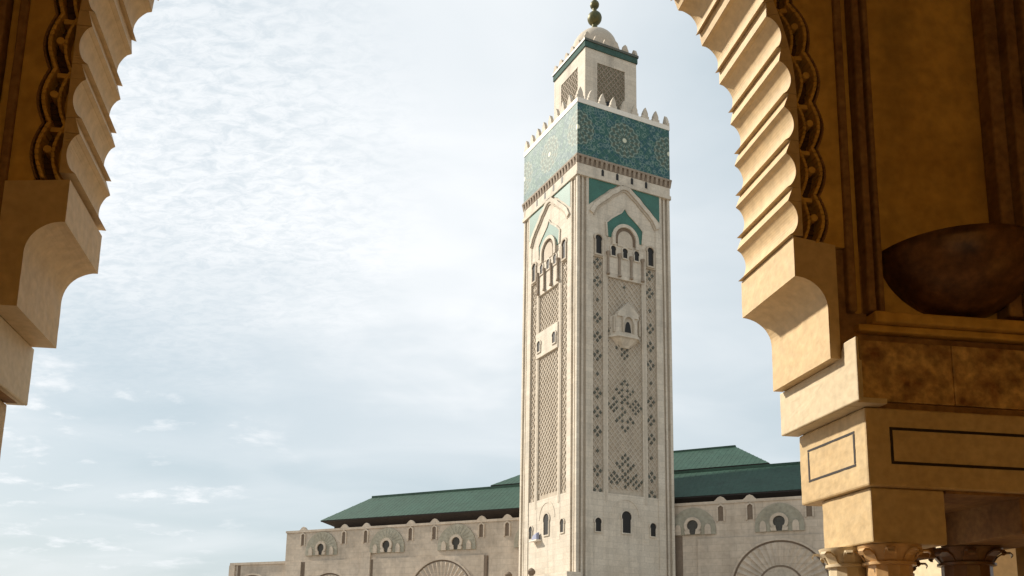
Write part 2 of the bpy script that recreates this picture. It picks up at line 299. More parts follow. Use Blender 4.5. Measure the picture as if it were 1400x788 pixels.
def build_face(kind):
    """one face of the tower in face coordinates: x along the face, -y outwards. kind 'R' or 'L'."""
    P = []
    y0 = -CORE; OUT = -12.5
    U = lambda u: u - 12.5
    # corner strips
    for (a, b) in ((0, .62), (2.36, 4.12), (20.88, 22.64), (24.38, 25)):
        k = MB(); k.box(U(a), U(b), OUT, y0 + .1, 0, H(105.2)); P.append(k.build('corner_strip', 'tower', tower))
    for u in (1.5, 23.5):
        k = MB(); k.box(U(u - .22), U(u + .22), -12.33, y0 + .1, 0, H(105.2)); P.append(k.build('corner_rib', 'tower', tower))
    for (a, b) in ((6.8, 8.0), (17.0, 18.2)):
        k = MB(); k.box(U(a), U(b), -12.40, y0 + .1, H(24), H(92)); P.append(k.build('pilaster', 'tower', tower))
        k = MB()
        k.box(U(a + .32), U(b - .32), -12.46, -12.38, H(32), H(91)); P.append(k.build('pilaster_fillet', 'relief_bar', tower))
    # plain base field
    k = MB(); k.box(U(4.12), U(20.88), -12.36, y0 + .1, 0, H(33.8)); P.append(k.build('base_field', 'tower', tower))
    # blind arch of the base field
    ot = [(U(8.3), H(33.6))]
    k = MB(); a_in = arc(0, H(29.2), 3.2, 3.5, 0, 180, 14); k.strip(a_in, arc(0, H(29.2), 3.65, 3.95, 0, 180, 14), -12.44, -12.3)
    P.append(k.build('blind_arch', 'tower', tower))
    # sebka lattice of criss-cross bars
    k = MB(); lat = []
    def bars(ua, ub, za, zb, step, wd, slope):
        wdt = ub - ua
        for sg in (1, -1):
            z = za - wdt * slope
            while z < zb:
                p0 = [ua, z] if sg > 0 else [ub, z]; p1 = [ub, z + wdt * slope] if sg > 0 else [ua, z + wdt * slope]
                t0 = max(0, (za - p0[1]) / (p1[1] - p0[1])); t1 = min(1, (zb - p0[1]) / (p1[1] - p0[1]))
                if t1 - t0 > .05:
                    q0 = (p0[0] + (p1[0] - p0[0]) * t0, p0[1] + (p1[1] - p0[1]) * t0); q1 = (p0[0] + (p1[0] - p0[0]) * t1, p0[1] + (p1[1] - p0[1]) * t1)
                    k.strip([(U(q0[0]), H(q0[1] - wd)), (U(q1[0]), H(q1[1] - wd))], [(U(q0[0]), H(q0[1] + wd)), (U(q1[0]), H(q1[1] + wd))], y0 - (.2 if sg > 0 else .17), y0 + .02)
                z += step
    bars(8.0, 17.0, 35.0, 82.5, 1.45, .12, 1.12)
    bars(4.12, 6.8, 33.8, 86.5, 1.5, .12, 1.3)
    bars(18.2, 20.88, 33.8, 86.5, 1.5, .12, 1.3)
    o = k.build('lattice', 'relief_bar', tower, fix=False); o['kind'] = 'stuff'; P.append(o)
    # inlay studs set in diamonds
    k = MB(); rr = random.Random(3)
    def stud(u, z, s):
        k.prism([(U(u) - s, H(z)), (U(u), H(z - s * 1.15)), (U(u) + s, H(z)), (U(u), H(z + s * 1.15))], y0 - .24, y0 + .02)
    if kind == 'R':
        for cz in (37.0, 53.5, 70.0, 86.5):
            for i in range(-6, 7):
                for j in range(-10, 11):
                    if (i + j) % 2: continue
                    x, z = i * .70, j * .70
                    d = abs(x) / 4.6 + abs(z) / 7.0
                    zt = cz + z
                    if d > 1.02 or not (35.4 < zt < 81.6): continue
                    if (abs(i) % 4 == 2 and abs(j) % 4 == 2) or (i % 6 == 3 and j % 6 == 3) or (i % 4 == 0 and abs(j) % 6 == 4): continue
                    if rr.random() < .10: continue
                    stud(12.5 + x, zt, .33 + .07 * rr.random())
        for u in (5.48, 19.4):
            z = 34.2; q = 0
            while z < 86:
                n4 = (q % 4 != 2)
                for (dx, dz) in (((-.72, 0), (.72, 0), (0, .85), (0, -.85)) if n4 else ((0, 0),)): stud(u + dx, z + dz, .40)
                z += 4.25; q += 1
    else:
        for u in (5.48, 19.4):
            z = 34.2
            while z < 86: stud(u, z, .42); z += 4.25
    o = k.build('inlay_studs', 'inlay' if kind == 'R' else 'relief', tower, fix=False); o['kind'] = 'stuff'; P.append(o)
    # upper storey: stone plate, gable moulding, green spandrels
    k = MB(); k.box(U(4.12), U(20.88), -12.36, y0 + .1, H(86.7), H(105.2)); P.append(k.build('upper_field', 'tower', tower))
    gable = [(3.1, 97.0), (4.2, 99.0), (5.9, 100.6), (7.4, 101.8), (8.6, 103.0), (9.7, 103.7), (10.9, 104.7), (11.6, 105.1)]
    gl = [(U(a), H(b)) for a, b in gable] + [(0.0, H(105.9 - .7))]
    full = gl + [(-p[0], p[1]) for p in reversed(gl[:-1])]
    k = MB(); k.strip(full, offset_curve(full, -1.0), -12.85, -12.2); P.append(k.build('gable_moulding', 'tower', tower))
    k = MB(); k.strip(offset_curve(full, -1.02), offset_curve(full, -1.5), -12.6, -12.2); P.append(k.build('gable_fillet', 'relief', tower))
    for sgn in (-1, 1):
        tri = [(sgn * 9.5, H(104.85)), (sgn * 1.9, H(104.95)), (sgn * 2.9, H(104.1)), (sgn * 4.0, H(103.5)), (sgn * 5.2, H(102.3)), (sgn * 6.7, H(101.1)), (sgn * 8.4, H(99.5)), (sgn * 9.5, H(98.5))]
        k = MB(); k.prism(tri, -12.56, -12.3); P.append(k.build('spandrel_tiles', 'turq', tower))
    # side borders of the spandrels
    # ogee tiled arch field
    og = [(U(8.0), H(92.0)), (U(7.75), H(95.2)), (U(9.2), H(96.6)), (U(10.7), H(97.7)), (U(11.7), H(98.4)), (U(12.5), H(99.6))]
    og = og + [(-p[0], p[1]) for p in reversed(og[:-1])]
    k = MB(); k.prism(og, -12.46, -12.3); P.append(k.build('arch_tiles', 'turq', tower))
    k = MB(); k.strip(og, offset_curve(og, .42), -12.62, -12.3); P.append(k.build('arch_moulding', 'tower', tower))
    # ring arch above the triple window
    base = [(-3.55, H(90.2))] + [(-p[0], p[1]) for p in arc(0, H(92.0), 3.55, 3.7, 0, 180, 18)] + [(3.55, H(90.2))]
    inn = [(-2.75, H(90.2))] + [(-p[0], p[1]) for p in arc(0, H(92.0), 2.75, 2.95, 0, 180, 18)] + [(2.75, H(90.2))]
    k = MB(); k.strip(inn, base, -12.95, -12.3); P.append(k.build('ring_arch', 'tower', tower))
    inn2 = [(-1.95, H(91.0))] + [(-p[0], p[1]) for p in arc(0, H(92.0), 1.95, 2.1, 0, 180, 18)] + [(1.95, H(91.0))]
    inn3 = [(-2.75, H(91.0))] + inn[1:-1] + [(2.75, H(91.0))]
    k = MB(); k.strip(inn2, inn3, -12.53, -12.3); P.append(k.build('arch_reveal', 'groove', tower))
    k = MB(); k.prism([(-1.95, H(90.2))] + inn2[1:-1] + [(1.95, H(90.2))], -12.66, -12.3); P.append(k.build('tympanum', 'relief_bar', tower))
    # triple window panel
    k = MB(); k.box(U(7.55), U(17.45), -12.52, -12.0, H(82.5), H(90.2)); P.append(k.build('loggia_panel', 'tower', tower))
    for u in (9.35, 12.45, 15.55): P.append(add_window(tower, U(u), H(87.65), H(90.0), 1.35, -12.54, .28, .2, 'tower'))
    for u in (7.9, 10.9, 14.05, 17.1):
        k = MB(); k.lathe([(.42, H(82.9)), (.42, H(83.3)), (.28, H(83.5)), (.26, H(87.3)), (.48, H(87.9)), (.48, H(88.3))], 10, (U(u), -12.75)); P.append(k.build('loggia_column', 'cornice', tower, smooth=True))
    for u in (5.55, 19.45): P.append(add_window(tower, U(u), H(87.3), H(91.8), 1.7, -12.38, .40, .3, 'relief'))
    # string courses
    k = MB(); k.box(-12.72, 12.72, -12.85, -12.0, H(104.95), H(105.75)); P.append(k.build('string_course', 'tower', tower))
    # lower openings
    P.append(add_window(tower, 0, H(25.6), H(30.3), 2.4, -12.38, .30, .2, 'tower'))
    for u in (5.45, 19.3): P.append(add_window(tower, U(u), H(25.4), H(28.3), 1.55, -12.38, .25, .2, 'tower'))
    if kind == 'R':
        # canted balcony window with a gabled hood
        k = MB()                                             # corbelled foot, slab, parapet, body, hood
        for (z0, z1, o0, o1, f0, f1, b0, b1) in ((66.6, 68.6, .1, 1.2, .6, 2.3, 1.2, 3.6), (68.6, 69.0, 1.5, 1.5, 2.6, 2.6, 4.2, 4.2), (69.0, 69.7, 1.25, 1.25, 2.4, 2.4, 3.9, 3.9)):
            k.hexa([(-b0, -12.0, H(z0)), (b0, -12.0, H(z0)), (f0, -12.4 - o0, H(z0)), (-f0, -12.4 - o0, H(z0)),
                    (-b1, -12.0, H(z1)), (b1, -12.0, H(z1)), (f1, -12.4 - o1, H(z1)), (-f1, -12.4 - o1, H(z1))])
        P.append(k.build('balcony', 'tower', tower))
        k = MB(); k.hexa([(-3.9, -12.0, H(69.7)), (3.9, -12.0, H(69.7)), (2.3, -13.4, H(69.7)), (-2.3, -13.4, H(69.7)),
                          (-3.9, -12.0, H(73.4)), (3.9, -12.0, H(73.4)), (2.3, -13.4, H(73.9)), (-2.3, -13.4, H(73.9))])
        P.append(k.build('oriel', 'tower', tower))
        k = MB(); hd = [(-2.7, H(73.3)), (2.7, H(73.3)), (2.6, H(74.3)), (1.7, H(75.2)), (.6, H(76.3)), (0, H(76.9)), (-.6, H(76.3)), (-1.7, H(75.2)), (-2.6, H(74.3))]
        k.prism(hd, -13.7, -12.0); P.append(k.build('gabled_hood', 'tower', tower))
        k = MB(); ar_o = arc(0, H(71.9), 1.55, 1.9, 0, 180, 12); ar_i = arc(0, H(71.9), 1.2, 1.45, 0, 180, 12)
        k.strip(ar_i, ar_o, -13.9, -13.3); P.append(k.build('niche_arch', 'tower', tower))
        for sx_ in (-1, 1):
            for yy_, hx in ((-13.5, 1.38), (-12.9, 3.35)):
                k = MB(); k.box(sx_ * hx - .17, sx_ * hx + .17, yy_ - .3, yy_ + .2, H(69.7), H(73.3)); P.append(k.build('niche_pier', 'relief', tower))
        sh = [(-.85, H(69.9)), (.85, H(69.9)), (.6, H(71.6)), (.25, H(72.3)), (-.25, H(72.3)), (-.6, H(71.6))]
        k = MB(); k.prism(sh, -13.46, -13.2); P.append(k.build('window', 'dark', tower))
    else:
        k = MB(); k.box(U(7.0), U(17.0), -12.62, -12.1, H(67.3), H(73.3)); P.append(k.build('window_panel', 'tower', tower))
        for u in (8.6, 15.6): P.append(add_window(tower, U(u), H(68.7), H(71.3), 1.5, -12.64, .3, .2, 'tower'))
    # muqarnas cornice: brackets with arched niches
    k = MB(); k.box(-12.6, 12.6, -12.55, -12.0, H(105.75), H(109.6)); P.append(k.build('cornice_wall', 'tower', tower))
    k = MB(); k.box(-12.62, 12.62, -12.60, -12.3, H(107.9), H(109.4)); P.append(k.build('cornice_bed', 'groove', tower))
    nb = 20
    for i in range(nb + 1):
        xb = -12.55 + 25.1 * i / nb
        k = MB(); x0, x1 = max(xb - .36, -12.9), min(xb + .36, 12.9)
        k.hexa([(x0 + .1, -12.5, H(107.9)), (x1 - .1, -12.5, H(107.9)), (x1 - .1, -12.62, H(107.9)), (x0 + .1, -12.62, H(107.9)),
                (x0, -12.5, H(109.42)), (x1, -12.5, H(109.42)), (x1, -12.92, H(109.42)), (x0, -12.92, H(109.42))])
        P.append(k.build('cornice_bracket', 'cornice', tower))
    for xs in (-5.9, -2.0, 2.0, 5.9):
        k = MB(); k.prism([(xs - .33, H(106.2)), (xs + .33, H(106.2)), (xs + .33, H(107.5)), (xs, H(107.9)), (xs - .33, H(107.5))], -12.585, -12.4); P.append(k.build('slot_opening', 'dark', tower))
    k = MB(); k.box(-12.95, 12.95, -12.95, -12.0, H(109.43), H(109.9)); P.append(k.build('cornice_course', 'cornice', tower))
    # mosaic band: its mesh origin is the middle of the band
    k = MB(); k.box(-12.62, 12.62, -12.62, -12.0, -6.7, 6.1)
    o = k.build('mosaic_band', 'zellij', tower); o.location = (0, 0, H(116.6)); P.append(o)
    k = MB(); k.box(-12.72, 12.72, -12.72, -12.0, H(122.7), H(123.9)); P.append(k.build('parapet', 'white_trim', tower))
    nm = 9
    for i in range(nm):
        xm = -11.85 + 23.7 * i / (nm - 1)
        if i == nm - 1: continue
        k = MB(); k.prism([(xm - .95, H(123.9)), (xm + .95, H(123.9)), (xm + .95, H(124.6)), (xm + .68, H(124.6)), (xm + .68, H(125.3)), (xm + .40, H(126.0)), (xm, H(126.8)), (xm - .40, H(126.0)), (xm - .68, H(125.3)), (xm - .68, H(124.6)), (xm - .95, H(124.6))], -12.65, -11.9)
        P.append(k.build('merlon', 'tower', tower))
    return P

PR = build_face('R'); PLf = build_face('L')
def turn(objs, rz):
    c_, s_ = math.cos(rz), math.sin(rz)
    for o in objs:
        o.rotation_euler = (0, 0, rz)
turn(PLf, -PI / 2)
for o in PLf: o.scale = (.9985, .9985, 1)
# the two far faces: only what the skyline shows
for src, rz in ((PR, PI), (PLf, PI / 2)):
    for o in src:
        if o.name.split('.')[0] in ('corner_strip', 'base_field', 'upper_field', 'mosaic_band', 'parapet', 'merlon', 'cornice_course', 'cornice_wall', 'string_course', 'pilaster'):
            c = o.copy(); col.objects.link(c); c.rotation_euler = (0, 0, rz)
k = MB(); k.box(-12.0, 12.0, -12.0, 12.0, H(105.5), H(122.9)); k.build('band_core', 'tower', tower)
# terrace at the foot
k = MB(); k.box(-15.8, -12.55, -14.5, 26, 0, H(16.4)); k.box(-12.56, 12.8, -13.6, -12.56, 0, H(15.2)); k.build('plinth', 'tower', tower)
for yy in (2.5, 13.5):
    k = MB(); k.lathe([(.5, H(16.4)), (.5, H(16.8)), (.85, H(17.2)), (.9, H(17.7)), (.5, H(18.2)), (.1, H(18.4))], 12, (-14.6, yy)); k.build('terrace_lamp', 'groove', tower, smooth=True)

# lantern
LW = 7.25
lan = MB(); lan.box(-LW + .3, LW - .3, -LW + .3, LW - .3, H(122.9), H(144)); lan = lan.build('lantern', 'tower', tower)
for q in range(4):
    rz = -PI / 2 * q
    def lp(name, k, mt):
        o = k.build(name, mt, lan); o.rotation_euler = (0, 0, rz); o.scale = (1, 1, 1) if q % 2 == 0 else (.997, .997, 1); return o
    k = MB(); k.box(-LW, -3.9, -LW, -LW + .4, H(122.9), H(142.09)); lp('lantern_pilaster', k, 'tower')
    k = MB(); k.box(3.9, LW, -LW, -LW + .4, H(122.9), H(142.09)); lp('lantern_pilaster', k, 'tower')
    k = MB(); k.box(-3.9, 3.9, -LW, -LW + .4, H(138.9), H(142.09)); lp('lantern_head', k, 'tower')
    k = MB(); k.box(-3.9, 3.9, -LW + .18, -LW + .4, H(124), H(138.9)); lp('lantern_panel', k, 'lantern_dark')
    k = MB()
    for i in range(-9, 20):
        for sg in (1, -1):
            za = 124 + i * 1.6
            p0, p1 = (-3.9 * sg, za), (3.9 * sg, za + 9.4)
            t0 = max(0, (124.2 - za) / 9.4); t1 = min(1, (138.7 - za) / 9.4)
            if t1 - t0 < .03: continue
            q0 = (p0[0] + (p1[0] - p0[0]) * t0, p0[1] + 9.4 * t0); q1 = (p0[0] + (p1[0] - p0[0]) * t1, p0[1] + 9.4 * t1)
            k.strip([(q0[0], H(q0[1] - .16)), (q1[0], H(q1[1] - .16))], [(q0[0], H(q0[1] + .16)), (q1[0], H(q1[1] + .16))], -LW + .06, -LW + .2)
    o = lp('lantern_lattice', k, 'cornice'); o['kind'] = 'stuff'
    k = MB(); k.prism(window_shape(0, H(124), H(129.8), 4.2), -LW + .02, -LW + .3); lp('lantern_opening', k, 'dark')
    k = MB(); k.box(-LW - .25, LW + .25, -LW - .25, -LW + .4, H(142.1), H(143.6)); lp('lantern_frieze', k, 'matte_green')
    k = MB(); k.box(-LW - .45, LW + .45, -LW - .45, -LW + .4, H(143.6), H(144.2)); lp('lantern_cornice', k, 'inlay')
    for i in range(5):
        xm = -6.7 + 13.4 * i / 5
        k = MB(); k.prism([(xm - .95, H(144.2)), (xm + .95, H(144.2)), (xm + .9, H(144.8)), (xm + .65, H(145.2)), (xm + .5, H(145.8)), (xm, H(146.2)), (xm - .5, H(145.8)), (xm - .65, H(145.2)), (xm - .9, H(144.8))], -LW - .2, -LW + .45)
        lp('lantern_merlon', k, 'relief_bar')
k = MB(); k.lathe([(5.7, H(144)), (5.7, H(147.4))] + [(5.7 * math.cos(R(a_)), H(147.6 + 5.9 * math.sin(R(a_)))) for a_ in range(0, 90, 8)] + [(.2, H(153.55))], 32)
dome = k.build('dome', 'relief_bar', tower, smooth=True)
fin = MB(); fin.lathe([(1.1, H(153.2)), (.75, H(154.8)), (.55, H(156.0)), (.5, H(166.5)), (.15, H(168))], 12); fin = fin.build('finial', 'gilt', tower, smooth=True)
for zc, rr_ in ((157.4, 1.8), (161.2, 1.15), (164.4, .8)):
    k = MB(); k.lathe([(max(.05, rr_ * math.cos(R(a_))), H(zc + rr_ * math.sin(R(a_)))) for a_ in range(-85, 90, 12)], 20); k.build('finial_ball', 'gilt', fin, smooth=True)
ck = empty('cloth_bundle', tower.matrix_basis @ V((-12.9, 4.0, H(25.0))), YAW)
k = MB(); k.hexa([(-.5, -1.4, -.2), (.3, -1.4, -.2), (.3, 1.2, -.2), (-.5, 1.2, -.2), (-.4, -1.0, 1.3), (.3, -1.3, 1.6), (.3, .9, 1.1), (-.3, .7, .9)]); bevel(k.build('bundle', 'blue', ck), .2)
k = MB(); k.box(-.8, .52, -1.8, 1.6, -.5, -.2); k.build('bracket_shelf', 'white_trim', ck)
tag(ck, 'small blue grey bundle on a shelf beside the low window of the sunlit minaret face', 'bundle')

# ================================================================== PRAYER HALL
YF = -0.539331
fd = V((math.cos(YF), math.sin(YF), 0)); fq = V((-math.sin(YF), math.cos(YF), 0))
hall = empty('prayer_hall', fq * 187, YF)
tag(hall, 'long pale stone mosque hall with green hipped roofs behind the minaret', 'mosque')
SPLIT = -74
k = MB(); k.box(-168.4, SPLIT, 0, 36, 0, H(32.2)); k.build('wall', 'hall', hall)
k = MB(); k.box(SPLIT, 25, .002, 36, 0, H(33.2)); k.build('wall', 'hall', hall)
k = MB(); k.box(-168.6, SPLIT, -.25, .6, H(31.7), H(32.3)); k.build('coping', 'hall', hall)
k = MB(); k.box(SPLIT, 25, -.25, .6, H(32.7), H(33.3)); k.build('coping', 'hall', hall)
k = MB(); k.box(-190.5, -168.4, 1.2, 30, 0, H(23.5)); k.build('low_wing', 'hall', hall)
k = MB(); k.box(-190.8, -168.41, .9, 2, H(23.2), H(23.9)); k.build('coping', 'hall', hall)
k = MB(); k.box(-190.9, -188.6, .75, 1.6, 0, H(23.15)); k.build('pilaster', 'hall', hall)
k = MB(); k.box(-187.7, -186.6, 1.15, 1.4, 0, H(23.1)); k.build('recess', 'groove', hall)
# lower storey stands a little proud, with a string course
k = MB(); k.box(-160.6, -103.7, -.45, .02, 0, H(23.5)); k.build('lower_storey', 'hall', hall)
k = MB(); k.box(-102.3, SPLIT, -.45, .02, 0, H(23.6)); k.build('lower_storey', 'hall', hall)
k = MB(); k.box(SPLIT + 22.8, 25, -.45, .02, 0, H(25.3)); k.build('lower_storey', 'hall', hall)
k = MB(); k.box(-167.6, -162.2, -.45, .02, 0, H(23.4)); k.build('pilaster', 'hall', hall)
k = MB(); k.box(-141.2, -138.1, -.8, -.4, 0, H(25.2)); k.build('pilaster', 'hall', hall)
for x in (-162.15, -160.6 - .9, -138.0, -103.6):
    k = MB(); k.box(x, x + .75, -.47 if x > -150 else -.2, -.05 if x > -150 else .1, 0, H(23.3)); k.build('joint_shadow', 'groove', hall)
k = MB(); k.box(-57.2, -54.6, -.2, .1, 0, H(26)); k.build('joint_shadow', 'groove', hall)

def fan(cx_f, zb, Rf):
    k = MB(); n_ = 22
    pts = [(cx_f + Rf, zb - 1.0)] + arc(cx_f, zb, Rf, Rf, 0, 180, n_) + [(cx_f - Rf, zb - 1.0)]
    k.prism(pts, -.32, .05); p = k.build('fan_panel', 'hall_panel', hall)
    k = MB()
    for i in range(14):
        a0 = R(4 + 172 * i / 13)
        c0, s0_ = math.cos(a0), math.sin(a0); tx, tz = -s0_ * .09, c0 * .09
        k.strip([(cx_f + 2.4 * c0 - tx, zb + .8 + 2.4 * s0_ - tz), (cx_f + (Rf - .4) * c0 - tx, zb + (Rf - .4) * s0_ - tz)],
                [(cx_f + 2.4 * c0 + tx, zb + .8 + 2.4 * s0_ + tz), (cx_f + (Rf - .4) * c0 + tx, zb + (Rf - .4) * s0_ + tz)], -.35, -.3)
    k.build('fan_rib', 'hall_panel', p)['kind'] = 'stuff'
    k = MB(); rin, rout = 1.2, 1.85
    ia = [(cx_f + .55, zb - .9), (cx_f + .75, zb + .2)] + arc(cx_f, zb + 1.0, rin, rin, -40, 220, 20) + [(cx_f - .75, zb + .2), (cx_f - .55, zb - .9)]
    oa = [(cx_f + 1.6, zb - .9), (cx_f + 1.8, zb - .2)] + arc(cx_f, zb + 1.0, rout, rout, -40, 220, 20) + [(cx_f - 1.8, zb - .2), (cx_f - 1.6, zb - .9)]
    k.strip(ia, oa, -.75, -.2); k.build('window_frame', 'hall', p)
    k = MB(); k.prism(ia, -.38, .0); k.build('window', 'dimglass', p)
    for sx_ in (-1, 1):
        k = MB(); x = cx_f + sx_ * Rf * .66
        k.prism([(x - .65, zb - 1.0), (x + .65, zb - 1.0), (x + .65, zb + .5), (x + .4, zb + 1.1), (x, zb + 1.35), (x - .4, zb + 1.1), (x - .65, zb + .5)], -.55, -.2); k.build('niche', 'hall', p)
for c in (-155.3, -133.2, -111.8, -90): fan(c, H(26.0), 5.55)
for c in (-52.2, -34.3, -16.0, 2.0): fan(c, H(27.2), 4.9)
def merlon_slot(x, zt):
    k = MB(); k.prism([(x - 1.5, zt - .1), (x + 1.5, zt - .1), (x + 1.0, zt + .3), (x + .6, zt + .75), (x, zt + 1.0), (x - .6, zt + .75), (x - 1.0, zt + .3)], -.26, .4); k.build('merlon', 'hall', hall)
    k = MB(); k.strip([(x - .55, zt - 4.3), (x - .55, zt - 1.4), (x, zt - 1.0), (x + .55, zt - 1.4), (x + .55, zt - 4.3)], [(x - .9, zt - 4.5), (x - .9, zt - 1.2), (x, zt - .6), (x + .9, zt - 1.2), (x + .9, zt - 4.5)], -.28, .05)
    f_ = k.build('slot_frame', 'hall', hall)
    k = MB(); k.prism([(x - .55, zt - 4.3), (x + .55, zt - 4.3), (x + .55, zt - 1.4), (x, zt - 1.0), (x - .55, zt - 1.4)], -.04, .05); k.build('slot', 'groove', f_)
for x in (-162.2, -147.7, -140.3, -125.9, -118.6, -104.8, -97.6): merlon_slot(x, H(32.3))
for x in (-58.5, -46.2, -40.1, -28.4, -22.2, -10, -4): merlon_slot(x, H(33.3))
def gadroon(cx_f, cz, Ro, Ri, n_=21):
    k = MB(); k.strip(arc(cx_f, cz, Ro, Ro, 0, 180, 36), arc(cx_f, cz, Ro + .45, Ro + .45, 0, 180, 36), -.78, -.4); k.build('arch_ring', 'hall', hall)
    k = MB(); k.strip(arc(cx_f, cz, Ro - .38, Ro - .38, 0, 180, 36), arc(cx_f, cz, Ro - .02, Ro - .02, 0, 180, 36), -.47, -.4); k.build('arch_groove', 'groove', hall)
    for i in range(n_):
        a0 = 180 * i / n_ + .7; a1 = 180 * (i + 1) / n_ - .7
        k = MB(); A_ = arc(cx_f, cz, Ri, Ri, a0, a1, 2); B_ = arc(cx_f, cz, Ro - .5, Ro - .5, a0, a1, 2)
        b = len(k.v); k.v += [(p[0], -.44, p[1]) for p in A_] + [(p[0], -.44, p[1]) for p in B_] + [(A_[1][0], -.62, A_[1][1]), (B_[1][0], -.85, B_[1][1])]
        k.f += [(b, b + 6, b + 7, b + 3), (b + 6, b + 2, b + 5, b + 7), (b + 3, b + 7, b + 5), (b, b + 2, b + 6), (b, b + 3, b + 5, b + 2)]
        k.build('voussoir', 'hall', hall)
    k = MB(); k.strip(arc(cx_f, cz, Ri - .4, Ri - .4, 0, 180, 30), arc(cx_f, cz, Ri, Ri, 0, 180, 30), -.5, -.38); k.build('arch_groove', 'groove', hall)
    k = MB(); k.prism(arc(cx_f, cz, Ri - .9, Ri - .9, 0, 180, 30), -.55, -.42); k.build('arch_door', 'relief', hall)
gadroon(-115.8, H(12.9), 9.7, 4.4); gadroon(-34.4, H(14.6), 9.7, 4.6); gadroon(-151.6, H(12.0), 8.0, 4); gadroon(-180, H(12), 8, 4)

def hip_roof(name, x0, x1, y0, y1, ze, zr, ri, label_wall=None, drop=.9):
    yc = (y0 + y1) / 2; k = MB()
    a_, b_, c_, d_ = (x0, y0, ze), (x1, y0, ze), (x1, y1, ze), (x0, y1, ze); r0, r1 = (x0 + ri, yc, zr), (x1 - ri, yc, zr)
    k.poly([a_, b_, r1, r0]); k.poly([b_, c_, r1]); k.poly([c_, d_, r0, r1]); k.poly([d_, a_, r0]); k.poly([d_, c_, b_, a_])
    o = k.build(name, 'roof', hall)
    k = MB(); ix, iy = drop * 2.2, drop * 1.1
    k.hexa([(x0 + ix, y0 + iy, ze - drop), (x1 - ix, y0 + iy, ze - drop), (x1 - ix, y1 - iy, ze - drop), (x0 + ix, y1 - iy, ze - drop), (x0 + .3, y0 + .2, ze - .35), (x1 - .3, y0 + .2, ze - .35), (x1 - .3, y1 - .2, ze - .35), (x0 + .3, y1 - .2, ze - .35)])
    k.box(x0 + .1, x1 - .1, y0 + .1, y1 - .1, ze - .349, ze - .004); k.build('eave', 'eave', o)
    k = MB(); k.strip([(x0 + ri, zr - .25), (x1 - ri, zr - .25)], [(x0 + ri, zr + .35), (x1 - ri, zr + .35)], yc - .5, yc + .5); k.build('ridge_cap', 'roof', o)
    # rounded tile ribs down the visible slope
    k = MB(); n_ = int((x1 - x0) / 1.3)
    for i in range(1, n_):
        x = x0 + (x1 - x0) * i / n_
        t = min(1, (x - x0) / ri, (x1 - x) / ri)
        yt, zt = y0 + (yc - y0) * t, ze + (zr - ze) * t
        k.hexa([(x - .2, y0, ze - .03), (x + .2, y0, ze - .03), (x + .2, yt, zt - .03), (x - .2, yt, zt - .03), (x - .12, y0, ze + .035), (x + .12, y0, ze + .035), (x + .12, yt, zt + .035), (x - .12, yt, zt + .035)])
    r_ = k.build('tile_ribs', 'roof', o, fix=False); r_['kind'] = 'stuff'
    return o
hip_roof('roof', -159.8, 25, 4, 30, H(35.5), H(43.8), 8.5, drop=2.2)
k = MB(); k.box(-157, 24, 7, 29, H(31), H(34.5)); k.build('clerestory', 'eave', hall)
hip_roof('upper_roof', -119.1, -41.7, 30, 62, H(47.4), H(56.0), 11.5, drop=1.1)
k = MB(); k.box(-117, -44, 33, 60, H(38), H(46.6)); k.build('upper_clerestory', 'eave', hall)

# ================================================================== ARCADE ARCH (the camera stands inside)
YA = -0.1350725; Y2 = YA + R(2.0)
dep = V((math.sin(YA), math.cos(YA), 0)); A2 = V((math.cos(Y2), -math.sin(Y2), 0)); D0 = 6.0; S0 = .665
org = A2 * S0 + dep * D0
arcade = empty('arcade', (org.x, org.y, 0))
tag(arcade, 'warm travertine arcade bay with a scalloped multifoil arch framing the view', 'arcade')
def AW(h, t, z, side=1):                                  # h: half-width from the arch axis; t: depth; z above eye level
    p = A2 * (h * side) + dep * t
    return (p.x, p.y, z + EYE)
def fS(side): return lambda h, t, z: AW(h, t, z, side)
HB, ZC, HC, RC = 2.67, 4.4, .27, 2.4
L_APEX = ZC + RC * math.acos(-HC / RC)
def path(s, off=0.0):                                     # intrados guide line by length; off = outwards
    if s <= ZC: return (HB + off, s)
    th = (s - ZC) / RC
    return (HC + (RC + off) * math.cos(th), ZC + (RC + off) * math.sin(th))
def lobe_bump(q, d): return d * math.sin(PI * q) ** .62
SIDES = {1: dict(start=3.246, pitch=.4055, lobe=.288), -1: dict(start=3.285, pitch=.4355, lobe=.312)}
THK = .88
def bxh(k, h0, h1, t0, t1, z0, z1, sd):
    k.hexa([AW(h0, t0, z0, sd), AW(h1, t0, z0, sd), AW(h1, t1, z0, sd), AW(h0, t1, z0, sd), AW(h0, t0, z1, sd), AW(h1, t0, z1, sd), AW(h1, t1, z1, sd), AW(h0, t1, z1, sd)])
def blk(name, mt, h0, h1, t0, t1, z0, z1, sd, bv=.012, parent=arcade, worn_lev=0):
    k = MB(); bxh(k, h0, h1, t0, t1, z0, z1, sd); o = k.build(name, mt, parent)
    if bv: bevel(o, bv * 1.3)
    if worn_lev: worn(o, .008, worn_lev)
    return o

